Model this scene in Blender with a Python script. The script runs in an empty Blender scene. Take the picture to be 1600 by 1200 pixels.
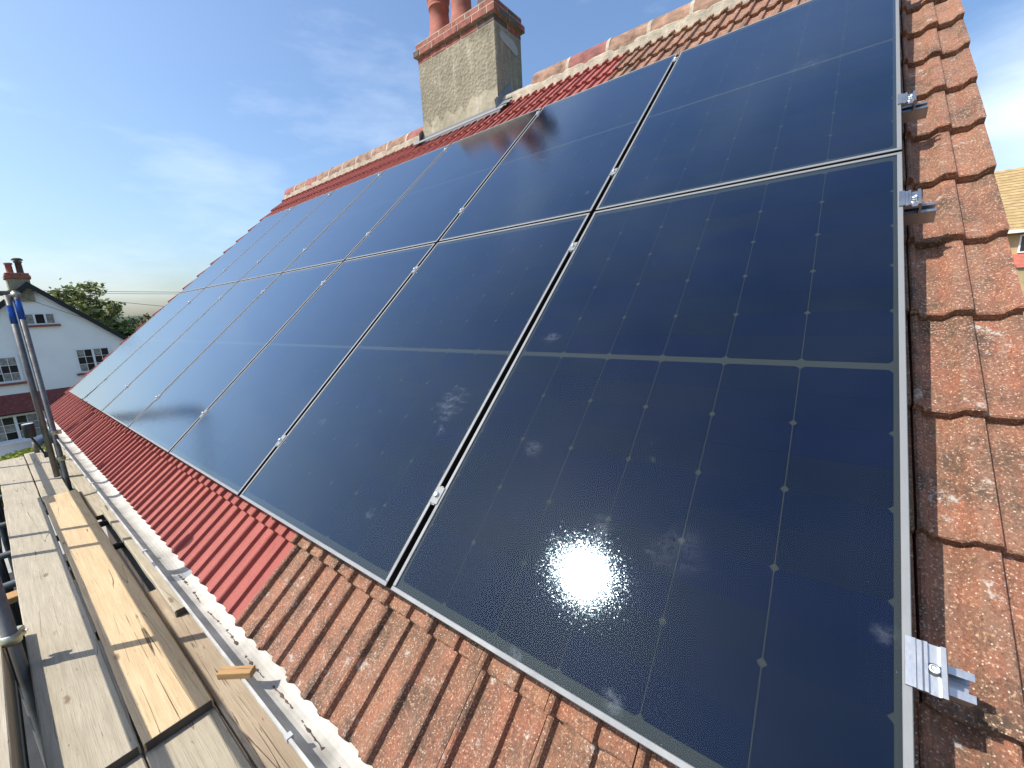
import bpy, math, random
from mathutils import Matrix, Vector, Euler
random.seed(7)
R = math.radians
S = bpy.context.scene
COL = S.collection
# ------------------------------------------------------------------ camera, sky, sun, exposure
TH = R(42.0)                                   # roof pitch
cam = bpy.data.cameras.new('camera'); camo = bpy.data.objects.new('camera', cam); COL.objects.link(camo)
cam.sensor_fit = 'HORIZONTAL'; cam.sensor_width = 36.0; cam.lens = 639.66 / 1600 * 36.0
cam.clip_start = 0.02; cam.clip_end = 6000
RC = Matrix(((0.79290992, 0.41623455, -0.44501984), (0.07460198, -0.79115036, -0.6070549), (-0.60475483, 0.44814049, -0.65836289)))
MW = Matrix(((1, 0, 0), (0, math.cos(TH), -math.sin(TH)), (0, math.sin(TH), math.cos(TH))))   # roof frame -> world
AX = MW @ RC.transposed()
m = Matrix((AX.col[0], -AX.col[1], -AX.col[2])).transposed().to_4x4()
m.translation = Vector((-0.1368, -0.5612, 0.7449)); camo.matrix_world = m
S.camera = camo
SUN = Vector((-0.385, -0.508, 0.7715)).normalized()
W = bpy.data.worlds.new('World'); S.world = W; W.use_nodes = True
wn = W.node_tree.nodes; wl = W.node_tree.links; bg = wn['Background']
sky = wn.new('ShaderNodeTexSky'); sky.sky_type = 'NISHITA'; sky.sun_disc = False
sky.sun_elevation = math.asin(SUN.z); sky.sun_rotation = math.atan2(SUN.x, SUN.y) % (2 * math.pi)
sky.altitude = 40; sky.air_density = 1.25; sky.dust_density = 2.3; sky.ozone_density = 6.5
tc = wn.new('ShaderNodeTexCoord'); mp = wn.new('ShaderNodeMapping'); mp.inputs['Scale'].default_value = (1.6, 1.6, 5.0)
cn = wn.new('ShaderNodeTexNoise'); cn.inputs['Scale'].default_value = 1.5; cn.inputs['Detail'].default_value = 7; cn.inputs['Roughness'].default_value = 0.58
cr = wn.new('ShaderNodeMapRange'); cr.inputs[1].default_value = 0.5; cr.inputs[2].default_value = 0.8; cr.inputs[3].default_value = 0; cr.inputs[4].default_value = 0.28
mx = wn.new('ShaderNodeMix'); mx.data_type = 'RGBA'; mx.inputs[7].default_value = (7.2, 7.7, 8.3, 1)
wl.new(tc.outputs['Generated'], mp.inputs[0]); wl.new(mp.outputs[0], cn.inputs['Vector']); wl.new(cn.outputs[0], cr.inputs[0])
nv = wn.new('ShaderNodeVectorMath'); nv.operation = 'DISTANCE'; nv.inputs[1].default_value = Vector((0.235, 0.945, 0.225)).normalized(); wl.new(tc.outputs['Generated'], nv.inputs[0])
c2 = wn.new('ShaderNodeMapRange'); c2.inputs[1].default_value = 0.17; c2.inputs[2].default_value = 0.02; c2.inputs[3].default_value = 0.0; c2.inputs[4].default_value = 0.95; wl.new(nv.outputs['Value'], c2.inputs[0])
c3 = wn.new('ShaderNodeMath'); c3.operation = 'MULTIPLY'; wl.new(c2.outputs[0], c3.inputs[0]); wl.new(cn.outputs[0], c3.inputs[1])
c4 = wn.new('ShaderNodeMath'); c4.operation = 'ADD'; c4.use_clamp = True; wl.new(c3.outputs[0], c4.inputs[0]); wl.new(cr.outputs[0], c4.inputs[1])
wl.new(c4.outputs[0], mx.inputs[0]); wl.new(sky.outputs[0], mx.inputs[6]); wl.new(mx.outputs[2], bg.inputs[0])
bg.inputs[1].default_value = 0.15
sl = bpy.data.lights.new('sun', 'SUN'); sl.energy = 4.1; sl.angle = R(0.53); sl.color = (1.0, 0.95, 0.87)
so = bpy.data.objects.new('sun', sl); COL.objects.link(so); so.rotation_euler = SUN.to_track_quat('Z', 'Y').to_euler(); so.location = SUN * 60
S.view_settings.view_transform = 'Standard'; S.view_settings.look = 'None'; S.view_settings.gamma = 1.0; S.view_settings.exposure = 0.45
S.view_settings.use_curve_mapping = False
S.cycles.use_denoising = True; S.cycles.max_bounces = 8; S.cycles.transparent_max_bounces = 12
S.cycles.sample_clamp_indirect = 6.0

# ------------------------------------------------------------------ helpers: materials
class NT:
    def __init__(s, name):
        s.m = bpy.data.materials.new(name); s.m.use_nodes = True
        s.t = s.m.node_tree; s.n = s.t.nodes; s.l = s.t.links; s.b = s.n['Principled BSDF']; s.out = s.n['Material Output']
    def add(s, kind, **kw):
        n = s.n.new('ShaderNode' + kind)
        for k, v in kw.items(): setattr(n, k, v)
        return n
    def put(s, sock, v):
        if isinstance(v, bpy.types.NodeSocket): s.l.new(v, sock)
        elif isinstance(v, (tuple, list)) and len(v) == 3 and sock.type == 'RGBA': sock.default_value = (*v, 1)
        else: sock.default_value = v
    def coord(s, scale=(1, 1, 1), kind='Object', rand=9.0):
        c = s.add('TexCoord').outputs[kind]
        if kind == 'Object' and rand:
            oi = s.add('ObjectInfo'); r = s.math('MULTIPLY', oi.outputs['Random'], rand)
            cx = s.add('CombineXYZ'); s.l.new(r, cx.inputs[0]); s.l.new(r, cx.inputs[1]); s.l.new(r, cx.inputs[2])
            a = s.add('VectorMath', operation='ADD'); s.l.new(c, a.inputs[0]); s.l.new(cx.outputs[0], a.inputs[1]); c = a.outputs[0]
        mp = s.add('Mapping'); mp.inputs['Scale'].default_value = scale; s.l.new(c, mp.inputs[0])
        return mp.outputs[0]
    def noise(s, v, scale, detail=4, rough=0.55):
        n = s.add('TexNoise'); s.l.new(v, n.inputs['Vector']); n.inputs['Scale'].default_value = scale
        n.inputs['Detail'].default_value = detail; n.inputs['Roughness'].default_value = rough
        return n.outputs[0]
    def voro(s, v, scale, feature='F1', out=0):
        n = s.add('TexVoronoi', feature=feature); s.l.new(v, n.inputs['Vector']); n.inputs['Scale'].default_value = scale
        return n.outputs[out]
    def math(s, op, a, b=0.0):
        n = s.add('Math', operation=op); s.put(n.inputs[0], a); s.put(n.inputs[1], b); return n.outputs[0]
    def ramp(s, v, a, b, lo=0.0, hi=1.0):
        n = s.add('MapRange'); s.put(n.inputs[0], v)
        for i, x in enumerate((a, b, lo, hi)): n.inputs[i + 1].default_value = x
        return n.outputs[0]
    def mix(s, f, a, b, blend='MIX'):
        n = s.add('Mix', data_type='RGBA', blend_type=blend); s.put(n.inputs[0], f); s.put(n.inputs[6], a); s.put(n.inputs[7], b); return n.outputs[2]
    def bump(s, h, strength=0.3, dist=0.01, normal=None):
        n = s.add('Bump'); n.inputs['Strength'].default_value = strength; n.inputs['Distance'].default_value = dist; s.l.new(h, n.inputs['Height'])
        if normal: s.l.new(normal, n.inputs['Normal'])
        return n.outputs[0]
    def fin(s, col, rough=0.8, metal=0.0, normal=None, spec=None):
        s.put(s.b.inputs['Base Color'], col); s.put(s.b.inputs['Roughness'], rough); s.put(s.b.inputs['Metallic'], metal)
        if normal is not None: s.l.new(normal, s.b.inputs['Normal'])
        if spec is not None: s.b.inputs['Specular IOR Level'].default_value = spec
        return s.m

def simple(name, col, rough=0.7, metal=0.0, var=0.15, scale=6.0, bump=0.0, bscale=60.0):
    t = NT(name); v = t.coord()
    n = t.noise(v, scale); k = t.ramp(n, 0.3, 0.7, 1 - var, 1 + var)
    c = t.mix(1.0, col, k, 'MULTIPLY')
    nm = t.bump(t.noise(v, bscale, 3), bump, 0.01) if bump else None
    return t.fin(c, rough, metal, nm)

def mat_red():
    t = NT('red_painted_tile'); v = t.coord()
    oi = t.add('ObjectInfo').outputs['Random']
    c = t.mix(t.ramp(t.noise(v, 9, 5), 0.3, 0.7), (0.33, 0.082, 0.063), (0.26, 0.058, 0.045))
    c = t.mix(t.ramp(t.noise(v, 420, 2), 0.45, 0.75), c, (0.52, 0.19, 0.155))
    c = t.mix(t.ramp(oi, 0, 1, 0, 0.35), c, (0.29, 0.075, 0.06))
    st = t.coord((30, 3, 30)); c = t.mix(t.ramp(t.noise(st, 2.0, 4), 0.55, 0.8, 0, 0.4), c, (0.17, 0.05, 0.04))
    return t.fin(c, 0.78, 0, t.bump(t.noise(v, 380, 3), 0.5, 0.0016), 0.35)

def mat_old():
    t = NT('weathered_concrete_tile'); v = t.coord(); st = t.coord((26, 2.4, 26))
    oi = t.add('ObjectInfo').outputs['Random']
    c = t.mix(t.ramp(t.noise(v, 13, 6, 0.7), 0.34, 0.64), (0.38, 0.140, 0.078), (0.185, 0.092, 0.058))
    c = t.mix(t.ramp(oi, 0, 1, 0, 0.55), c, (0.36, 0.175, 0.098))
    c = t.mix(t.ramp(t.noise(st, 2.0, 5), 0.42, 0.72, 0, 0.65), c, (0.27, 0.175, 0.115))
    c = t.mix(t.ramp(t.noise(v, 6.0, 6, 0.75), 0.48, 0.64, 0, 0.88), c, (0.085, 0.060, 0.040))
    g = t.noise(v, 170, 3, 0.7); c = t.mix(t.ramp(g, 0.55, 0.68, 0, 0.8), c, (0.64, 0.39, 0.235))
    c = t.mix(t.ramp(g, 0.30, 0.42, 0.8, 0), c, (0.07, 0.04, 0.028))
    li = t.voro(v, 125); c = t.mix(t.ramp(li, 0.08, 0.22, 0.9, 0), c, (0.74, 0.64, 0.52))
    bl = t.math('MULTIPLY', t.ramp(t.noise(v, 15, 6, 0.74), 0.60, 0.67), t.ramp(t.noise(v, 120, 3), 0.35, 0.52))
    c = t.mix(t.math('MULTIPLY', bl, 0.85), c, (0.55, 0.51, 0.44))
    ye = t.math('MULTIPLY', t.ramp(t.noise(v, 17, 4, 0.7), 0.72, 0.75), 0.7); c = t.mix(ye, c, (0.50, 0.34, 0.06))
    h = t.math('ADD', t.noise(v, 190, 4, 0.7), t.math('MULTIPLY', t.noise(v, 45, 4), 1.4))
    return t.fin(c, 0.75, 0, t.bump(h, 0.9, 0.006), 0.4)

def mat_wood(name, light, dark, amount=0.5):
    t = NT(name); v = t.coord((0.55, 9, 9)); u = t.coord((1, 1, 1))
    gr = t.noise(v, 5.0, 8, 0.68)
    c = t.mix(t.ramp(gr, 0.35, 0.66), light, dark)
    c = t.mix(t.ramp(t.noise(u, 3.0, 5), 0.42, 0.68, 0, amount), c, tuple(x * 0.72 for x in dark))
    fine = t.noise(t.coord((1.2, 70, 70)), 5.0, 3); c = t.mix(t.ramp(fine, 0.52, 0.72, 0, 0.5), c, tuple(x * 0.6 for x in dark))
    wv = t.noise(t.coord((0.10, 3.2, 3.2)), 4.2, 1.2, 0.5)
    crack = t.math('ABSOLUTE', t.math('SUBTRACT', wv, 0.5)); ck = t.ramp(crack, 0.0, 0.0035, 1, 0)
    ck = t.math('MULTIPLY', ck, t.ramp(t.noise(u, 2.6, 3), 0.47, 0.53)); c = t.mix(ck, c, (0.06, 0.04, 0.028))
    kv = t.coord((2.4, 7.5, 7.5)); ka = t.add('VectorMath', operation='ADD'); kn2 = t.add('TexNoise'); t.l.new(u, kn2.inputs['Vector']); kn2.inputs['Scale'].default_value = 30
    ks = t.add('VectorMath', operation='SCALE'); t.l.new(kn2.outputs['Color'], ks.inputs[0]); ks.inputs['Scale'].default_value = 0.12; t.l.new(kv, ka.inputs[0]); t.l.new(ks.outputs[0], ka.inputs[1])
    kn = t.voro(ka.outputs[0], 1.0); c = t.mix(t.ramp(kn, 0.05, 0.10, 0.7, 0), c, (0.15, 0.09, 0.05))
    sc = t.noise(t.coord((8, 60, 60)), 2.2, 2); c = t.mix(t.ramp(sc, 0.70, 0.74, 0, 0.7), c, (0.10, 0.07, 0.05))
    h = t.math('SUBTRACT', t.math('ADD', gr, t.math('MULTIPLY', fine, 0.5)), t.math('MULTIPLY', ck, 1.5))
    return t.fin(c, 0.85, 0, t.bump(h, 0.55, 0.004), 0.25)

def mat_metal(name, col, rough=0.4, metal=0.9, grime=0.35, gcol=(0.12, 0.11, 0.10)):
    t = NT(name); v = t.coord(); n = t.noise(v, 14, 6, 0.65)
    c = t.mix(t.ramp(n, 0.42, 0.72, 0, grime), col, gcol)
    return t.fin(c, t.ramp(n, 0.3, 0.7, rough, min(1, rough + 0.2)), metal, t.bump(t.noise(v, 90, 3), 0.12, 0.002))

def mat_glass():
    t = NT('panel_glass'); v = t.coord(kind='Object', rand=0)
    geo = t.add('NewGeometry').outputs['Position']
    vc = t.add('TexVoronoi'); t.l.new(geo, vc.inputs['Vector']); vc.inputs['Scale'].default_value = 760
    def vm(op, a, b=None, sc=None):
        n = t.add('VectorMath', operation=op); t.l.new(a, n.inputs[0])
        if b is not None: t.put(n.inputs[1], b)
        if sc is not None: n.inputs['Scale'].default_value = sc
        return n.outputs[0]
    d = vm('SUBTRACT', vc.outputs['Color'], (0.5, 0.5, 0.5)); d3 = vm('MULTIPLY', vm('MULTIPLY', d, d), d)   # satin glass: most facets nearly flat, few tilted
    nm = vm('NORMALIZE', vm('ADD', t.add('NewGeometry').outputs['Normal'], vm('SCALE', d3, sc=0.23)))
    gl = t.add('BsdfAnisotropic', distribution='BECKMANN'); gl.inputs['Roughness'].default_value = 0.118; t.l.new(nm, gl.inputs['Normal'])
    tr = t.add('BsdfTransparent'); fr = t.add('Fresnel'); fr.inputs['IOR'].default_value = 1.5
    F = fr.outputs[0]; k1 = t.math('SUBTRACT', 1.0, F)
    F2 = t.math('ADD', 0.016, t.math('MULTIPLY', t.math('MULTIPLY', t.math('SUBTRACT', F, 0.04), 2.6), k1))     # anti-reflective front face plus the bonded cell face
    t.put(gl.inputs['Color'], t.mix(t.ramp(F, 0.04, 0.40), (0.66, 0.86, 1.0), (0.97, 0.99, 1.0)))
    ms = t.add('MixShader'); t.l.new(F2, ms.inputs[0]); t.l.new(tr.outputs[0], ms.inputs[1]); t.l.new(gl.outputs[0], ms.inputs[2])
    # thin dust film, hand smears and dried drips
    big = t.noise(geo, 2.3, 4, 0.6); sm = t.noise(geo, 7.5, 7, 0.7); fine = t.noise(geo, 70, 4, 0.7)
    film = t.ramp(big, 0.35, 0.7, 0.002, 0.009)
    smear = t.math('MULTIPLY', t.math('MULTIPLY', t.ramp(sm, 0.68, 0.76), t.ramp(fine, 0.36, 0.62)), 0.12)
    dust = t.math('ADD', film, smear)
    wm = t.add('Mapping'); wm.inputs['Rotation'].default_value = (0.4, 0.7, 0.5); wm.inputs['Scale'].default_value = (9, 30, 30); t.l.new(geo, wm.inputs[0]); wip = t.noise(wm.outputs[0], 1.6, 5, 0.65)
    for (x, y, r, k) in SMUDGES:
        p = MW @ Vector((x, y, 0)); d = t.add('VectorMath', operation='DISTANCE'); t.l.new(geo, d.inputs[0]); d.inputs[1].default_value = p
        w = t.math('ADD', d.outputs['Value'], t.math('MULTIPLY', t.math('SUBTRACT', wip, 0.5), r * 3.2))
        dust = t.math('ADD', dust, t.math('MULTIPLY', t.ramp(w, r * 0.0, r * 1.1, k * 0.45, 0), t.ramp(fine, 0.38, 0.60)))
    sp = t.voro(geo, 46); dust = t.math('ADD', dust, t.math('MULTIPLY', t.ramp(sp, 0.015, 0.04, 0.3, 0), t.ramp(sm, 0.5, 0.6)))
    df = t.add('BsdfDiffuse'); df.inputs[0].default_value = (0.62, 0.68, 0.76, 1)
    m2 = t.add('MixShader'); t.l.new(dust, m2.inputs[0]); t.l.new(ms.outputs[0], m2.inputs[1]); t.l.new(df.outputs[0], m2.inputs[2])
    t.l.new(m2.outputs[0], t.out.inputs['Surface']); t.n.remove(t.b)
    return t.m
SMUDGES = [(-1.215, 0.60, 0.065, 0.20), (-0.80, 0.50, 0.03, 0.14), (-0.53, 0.335, 0.03, 0.20), (-0.36, 0.33, 0.06, 0.07), (-1.19, 0.49, 0.022, 0.22),
           (-0.40, 0.03, 0.022, 0.22), (-0.62, 0.02, 0.02, 0.2), (-0.03, 0.30, 0.02, 0.12), (-1.9, 0.42, 0.03, 0.12), (-1.28, 0.15, 0.02, 0.15), (-0.93, 0.93, 0.035, 0.16), (-0.30, 2.6, 0.07, 0.06)]

def mat_cell():
    t = NT('silicon_cell'); oi = t.add('ObjectInfo').outputs['Random']
    c = t.mix(oi, (0.0012, 0.0045, 0.020), (0.0024, 0.0060, 0.015))
    v = t.coord((1, 1, 1), rand=0); sx = t.add('SeparateXYZ'); t.l.new(v, sx.inputs[0])
    w = t.math('ABSOLUTE', t.math('SUBTRACT', t.math('FRACT', t.math('MULTIPLY', sx.outputs[0], 1 / 0.0164)), 0.5))
    c = t.mix(t.ramp(w, 0.0, 0.02, 0.10, 0), c, (0.05, 0.06, 0.08))
    return t.fin(c, 1.0, 0, None, 0.0)

def mat_sheet():
    t = NT('backsheet'); c = t.mix(t.noise(t.coord(), 5, 3), (0.023, 0.029, 0.029), (0.028, 0.034, 0.033)); return t.fin(c, 1.0, 0, None, 0.0)

def mat_render(name, base, patch, dark, bscale=55.0, bstr=0.9):
    t = NT(name); v = t.coord(rand=0); st = t.coord((7, 7, 1.0), rand=0)
    c = t.mix(t.ramp(t.noise(v, 4, 6, 0.65), 0.35, 0.65), base, tuple(x * 0.75 for x in base))
    c = t.mix(t.ramp(t.noise(st, 1.5, 5, 0.6), 0.54, 0.70, 0, 0.75), c, patch)
    c = t.mix(t.ramp(t.noise(v, 2.2, 5, 0.7), 0.52, 0.68, 0, 0.65), c, dark)
    h = t.math('ADD', t.noise(v, bscale, 5, 0.7), t.voro(v, bscale * 0.6))
    return t.fin(c, 0.9, 0, t.bump(h, bstr, 0.012), 0.2)

def mat_leaf(name, a, b):
    t = NT(name); oi = t.add('NewGeometry').outputs['Random Per Island']
    c = t.mix(oi, a, b); t.fin(c, 0.55, 0, None, 0.35)
    tl = t.add('BsdfTranslucent'); t.put(tl.inputs[0], c); ms = t.add('MixShader'); ms.inputs[0].default_value = 0.3
    t.l.new(t.b.outputs[0], ms.inputs[1]); t.l.new(tl.outputs[0], ms.inputs[2]); t.l.new(ms.outputs[0], t.out.inputs['Surface'])
    return t.m

def mat_window():
    t = NT('window_glass'); t.fin((0.02, 0.023, 0.025), 0.06, 0, t.bump(t.noise(t.coord(), 3, 2), 0.05, 0.02), 0.6); return t.m

def mat_ground():
    t = NT('ground_mix'); v = t.coord(rand=0)
    c = t.mix(t.ramp(t.noise(v, 0.12, 5), 0.45, 0.55), (0.05, 0.085, 0.025), (0.035, 0.06, 0.02))
    c = t.mix(t.ramp(t.noise(v, 3, 5), 0.4, 0.7, 0, 0.5), c, (0.09, 0.085, 0.05))
    return t.fin(c, 0.95, 0, t.bump(t.noise(v, 6, 5), 0.6, 0.05), 0.2)

M = dict(
    red=mat_red(), old=mat_old(), glass=mat_glass(), cell=mat_cell(),
    clear=simple('pane_edge', (0.03, 0.05, 0.05), 0.3), sheet=mat_sheet(),
    frame=mat_metal('anodised_frame', (0.215, 0.22, 0.22), 0.5, 0.25, 0.2, (0.16, 0.16, 0.16)), shade_side=simple('shaded_frame_side', (0.012, 0.012, 0.013), 0.5),  # aluminium frame sides coloured black: shade of the panel gaps painted in
    alu=mat_metal('mill_aluminium', (0.40, 0.42, 0.44), 0.28, 0.95, 0.3, (0.2, 0.2, 0.2)),
    bolt=mat_metal('bolt_steel', (0.75, 0.75, 0.74), 0.25, 1.0, 0.1),
    steel=mat_metal('galvanised_tube', (0.20, 0.195, 0.185), 0.5, 0.5, 0.7, (0.09, 0.08, 0.065)),
    coupler=mat_metal('plated_coupler', (0.55, 0.54, 0.42), 0.38, 0.9, 0.4, (0.3, 0.28, 0.15)),
    blue=simple('blue_tape', (0.015, 0.10, 0.42), 0.4, 0, 0.1),
    wood=mat_wood('grey_board', (0.48, 0.42, 0.315), (0.37, 0.32, 0.235), 0.3), wood_y=mat_wood('yellow_board', (0.66, 0.495, 0.30), (0.55, 0.40, 0.23), 0.25),
    wood_b=mat_wood('brown_board', (0.45, 0.36, 0.255), (0.34, 0.265, 0.185), 0.4), offcut=mat_wood('fresh_offcut', (0.50, 0.30, 0.13), (0.40, 0.23, 0.10), 0.2),
    band=mat_metal('board_band', (0.10, 0.09, 0.08), 0.6, 0.5, 0.5),
    render=mat_render('roughcast_render', (0.34, 0.295, 0.21), (0.50, 0.44, 0.32), (0.15, 0.135, 0.09), 45, 0.7), smooth=mat_render('skim_mortar', (0.46, 0.40, 0.29), (0.56, 0.51, 0.40), (0.31, 0.27, 0.18), 30, 0.4),
    mortar=simple('cream_mortar', (0.42, 0.36, 0.27), 0.9, 0, 0.3, 12, 0.6, 70), brick=simple('red_brick', (0.30, 0.095, 0.065), 0.85, 0, 0.4, 14, 0.4, 120), brick_d=simple('sooty_brick', (0.13, 0.085, 0.07), 0.88, 0, 0.4, 14, 0.4, 120),
    pot=simple('terracotta_pot', (0.36, 0.115, 0.075), 0.8, 0, 0.3, 7, 0.3, 90), soot=simple('sooty_clay', (0.10, 0.065, 0.05), 0.85, 0, 0.4, 9),
    ridge=simple('ridge_clay', (0.27, 0.155, 0.10), 0.85, 0, 0.55, 10, 0.6, 110), ridge_r=simple('ridge_red', (0.28, 0.10, 0.08), 0.85, 0, 0.4, 10, 0.5, 110),
    lead=mat_metal('lead_flashing', (0.20, 0.205, 0.21), 0.6, 0.2, 0.5, (0.30, 0.30, 0.29)),
    gutter=simple('gutter_plastic', (0.50, 0.48, 0.43), 0.5, 0, 0.3, 8, 0.05, 40), clip=simple('gutter_clip', (0.5, 0.5, 0.48), 0.4), tape_g=simple('grey_union', (0.30, 0.32, 0.33), 0.4),
    under=simple('underlay', (0.02, 0.018, 0.016), 0.9), fascia=simple('fascia_paint', (0.55, 0.54, 0.50), 0.6),
    shade_tube=mat_metal('shaded_tube', (0.07, 0.085, 0.09), 0.55, 0.4, 0.5, (0.03, 0.03, 0.03)), wall=simple('house_wall', (0.10, 0.07, 0.055), 0.9, 0, 0.15, 2, 0.3, 60), white=simple('white_render', (0.86, 0.86, 0.85), 0.85, 0, 0.05, 0.8, 0.25, 30),  # tube steel in a darker copy, backlit shade put into its colour
    frame_w=simple('white_frame', (0.80, 0.80, 0.80), 0.4, 0, 0.03), win=mat_window(), black=simple('black_paint', (0.012, 0.012, 0.013), 0.6), dark_roof=simple('dark_roof', (0.035, 0.032, 0.03), 0.8, 0, 0.3),
    pent=simple('red_hung_tile', (0.20, 0.05, 0.042), 0.75, 0, 0.3, 6), sillr=simple('red_sill', (0.26, 0.075, 0.055), 0.7), curtain=simple('net_curtain', (0.24, 0.235, 0.21), 0.5, 0, 0.5, 14),
    leaf=mat_leaf('leaf_green', (0.06, 0.10, 0.025), (0.34, 0.36, 0.14)), leaf_d=mat_leaf('leaf_dark', (0.018, 0.04, 0.012), (0.05, 0.085, 0.02)), leaf_b=mat_leaf('leaf_olive', (0.07, 0.075, 0.03), (0.17, 0.14, 0.06)), hedge=mat_leaf('leaf_hedge', (0.10, 0.16, 0.015), (0.34, 0.36, 0.05)),
    bark=simple('bark', (0.09, 0.065, 0.045), 0.9, 0, 0.4, 6, 0.6, 20), ground=mat_ground(), drive=simple('tarmac', (0.035, 0.035, 0.036), 0.95, 0, 0.3, 1.5, 0.5, 60), hill=simple('far_wood', (0.05, 0.075, 0.035), 0.95, 0, 0.4, 0.02),
    car=simple('navy_paint', (0.012, 0.022, 0.05), 0.25, 0.2, 0.02), rubber=simple('rubber', (0.02, 0.02, 0.02), 0.8), plastic=simple('dark_plastic', (0.03, 0.032, 0.035), 0.45), wire=simple('cable_sheath', (0.03, 0.03, 0.03), 0.7),
    tan=simple('tan_tile', (0.40, 0.28, 0.13), 0.85, 0, 0.25, 3), buff=simple('buff_brick', (0.46, 0.34, 0.18), 0.9, 0, 0.2, 3, 0.4, 30), red_wall=simple('red_wall', (0.42, 0.12, 0.08), 0.85, 0, 0.2, 4),
)

# ------------------------------------------------------------------ helpers: meshes and objects
class MB:
    def __init__(s): s.v = []; s.f = []; s.mi = []; s.sm = []
    def add(s, vs, fs, mi=0, sm=False):
        o = len(s.v); s.v += [tuple(v) for v in vs]
        for f in fs: s.f.append([i + o for i in f]); s.mi.append(mi); s.sm.append(sm)
    def box(s, x0, x1, y0, y1, z0, z1, mi=0, c=0.0, mat=None):
        if c:
            pr = [(x0 + c, y0), (x1 - c, y0), (x1, y0 + c), (x1, y1 - c), (x1 - c, y1), (x0 + c, y1), (x0, y1 - c), (x0, y0 + c)]
            pi = [(x0 + c, y0 + c), (x1 - c, y0 + c), (x1 - c, y0 + c), (x1 - c, y1 - c), (x1 - c, y1 - c), (x0 + c, y1 - c), (x0 + c, y1 - c), (x0 + c, y0 + c)]
            vs = [(*p, z0) for p in pr] + [(*p, z1 - c) for p in pr] + [(*p, z1) for p in pi]
            fs = [list(range(7, -1, -1)), list(range(16, 24))] + [[k * 8 + i, k * 8 + (i + 1) % 8, k * 8 + 8 + (i + 1) % 8, k * 8 + 8 + i] for k in (0, 1) for i in range(8)]
        else:
            vs = [(x, y, z) for z in (z0, z1) for y in (y0, y1) for x in (x0, x1)]
            fs = [(0, 2, 3, 1), (4, 5, 7, 6), (0, 1, 5, 4), (2, 6, 7, 3), (0, 4, 6, 2), (1, 3, 7, 5)]
        if mat is not None: vs = [mat @ Vector(v) for v in vs]
        s.add(vs, fs, mi); return s
    def prism(s, poly, axis, a, b, mi=0, sm=False, mat=None):     # poly in the two other axes, extruded along axis from a to b
        n = len(poly)
        def P(p, h): return {'x': (h, p[0], p[1]), 'y': (p[0], h, p[1]), 'z': (p[0], p[1], h)}[axis]
        vs = [P(p, a) for p in poly] + [P(p, b) for p in poly]
        if mat is not None: vs = [mat @ Vector(v) for v in vs]
        s.add(vs, [[i, (i + 1) % n, n + (i + 1) % n, n + i] for i in range(n)], mi, sm); s.add([vs[i] for i in range(2 * n)], [list(range(n - 1, -1, -1)), list(range(n, 2 * n))], mi)
        return s
    def tube(s, pts, r, n=12, mi=0, caps=True):
        pts = [Vector(p) for p in pts]; rr = r if isinstance(r, (list, tuple)) else [r] * len(pts)
        vs = []; 
        for i, p in enumerate(pts):
            d = (pts[min(i + 1, len(pts) - 1)] - pts[max(i - 1, 0)]).normalized(); u = d.cross(Vector((0, 0, 1)) if abs(d.z) < 0.9 else Vector((1, 0, 0))).normalized(); w = d.cross(u)
            vs += [p + (u * math.cos(2 * math.pi * k / n) + w * math.sin(2 * math.pi * k / n)) * rr[i] for k in range(n)]
        s.add(vs, [[i * n + k, i * n + (k + 1) % n, (i + 1) * n + (k + 1) % n, (i + 1) * n + k] for i in range(len(pts) - 1) for k in range(n)], mi, True)
        if caps: s.add(vs[:n], [list(range(n))], mi); s.add(vs[-n:], [list(range(n - 1, -1, -1))], mi)
        return s
    def pipe(s, a, b, r, t, n=16):                                # hollow tube with visible bore
        a = Vector(a); b = Vector(b); d = (b - a).normalized(); u = d.cross(Vector((0, 0, 1)) if abs(d.z) < 0.9 else Vector((1, 0, 0))).normalized(); w = d.cross(u)
        ring = lambda p, q: [p + (u * math.cos(2 * math.pi * k / n) + w * math.sin(2 * math.pi * k / n)) * q for k in range(n)]
        vs = ring(a, r) + ring(b, r) + ring(b, r - t) + ring(a, r - t)
        s.add(vs, [[i * n + k, i * n + (k + 1) % n, ((i + 1) % 4) * n + (k + 1) % n, ((i + 1) % 4) * n + k] for i in range(4) for k in range(n)], 0, True); return s
    def lathe(s, prof, c, n=20, mi=0):
        vs = [(c[0] + r * math.cos(2 * math.pi * k / n), c[1] + r * math.sin(2 * math.pi * k / n), c[2] + z) for r, z in prof for k in range(n)]
        s.add(vs, [[i * n + k, i * n + (k + 1) % n, (i + 1) * n + (k + 1) % n, (i + 1) * n + k] for i in range(len(prof) - 1) for k in range(n)], mi, True); return s
    def mesh(s, name, mats):
        me = bpy.data.meshes.new(name); me.from_pydata(s.v, [], s.f); me.polygons.foreach_set('material_index', s.mi); me.polygons.foreach_set('use_smooth', s.sm)
        for mm in (mats if isinstance(mats, (list, tuple)) else [mats]): me.materials.append(M[mm] if isinstance(mm, str) else mm)
        me.update(); return me
WMX = {}
def link(name, data, parent=None, mat=None):
    o = bpy.data.objects.new(name, data); COL.objects.link(o)
    o.matrix_basis = mat or Matrix(); WMX[o] = (mat or Matrix()).copy()
    if parent: o.parent = parent; o.matrix_parent_inverse = WMX[parent].inverted()
    return o
def obj(name, mb, mats, parent=None, mat=None): return link(name, mb.mesh(name, mats), parent, mat)
def empty(name, loc): 
    o = link(name, None, None, Matrix.Translation(loc)); o.empty_display_size = 0.2; return o
def tag(o, label, cat=None, group=None, kind=None):
    if label: o['label'] = label
    if cat: o['category'] = cat
    if group: o['group'] = group
    if kind: o['kind'] = kind
    return o
def struct(o): o['kind'] = 'structure'; return o
RT = MW.to_4x4()
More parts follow.
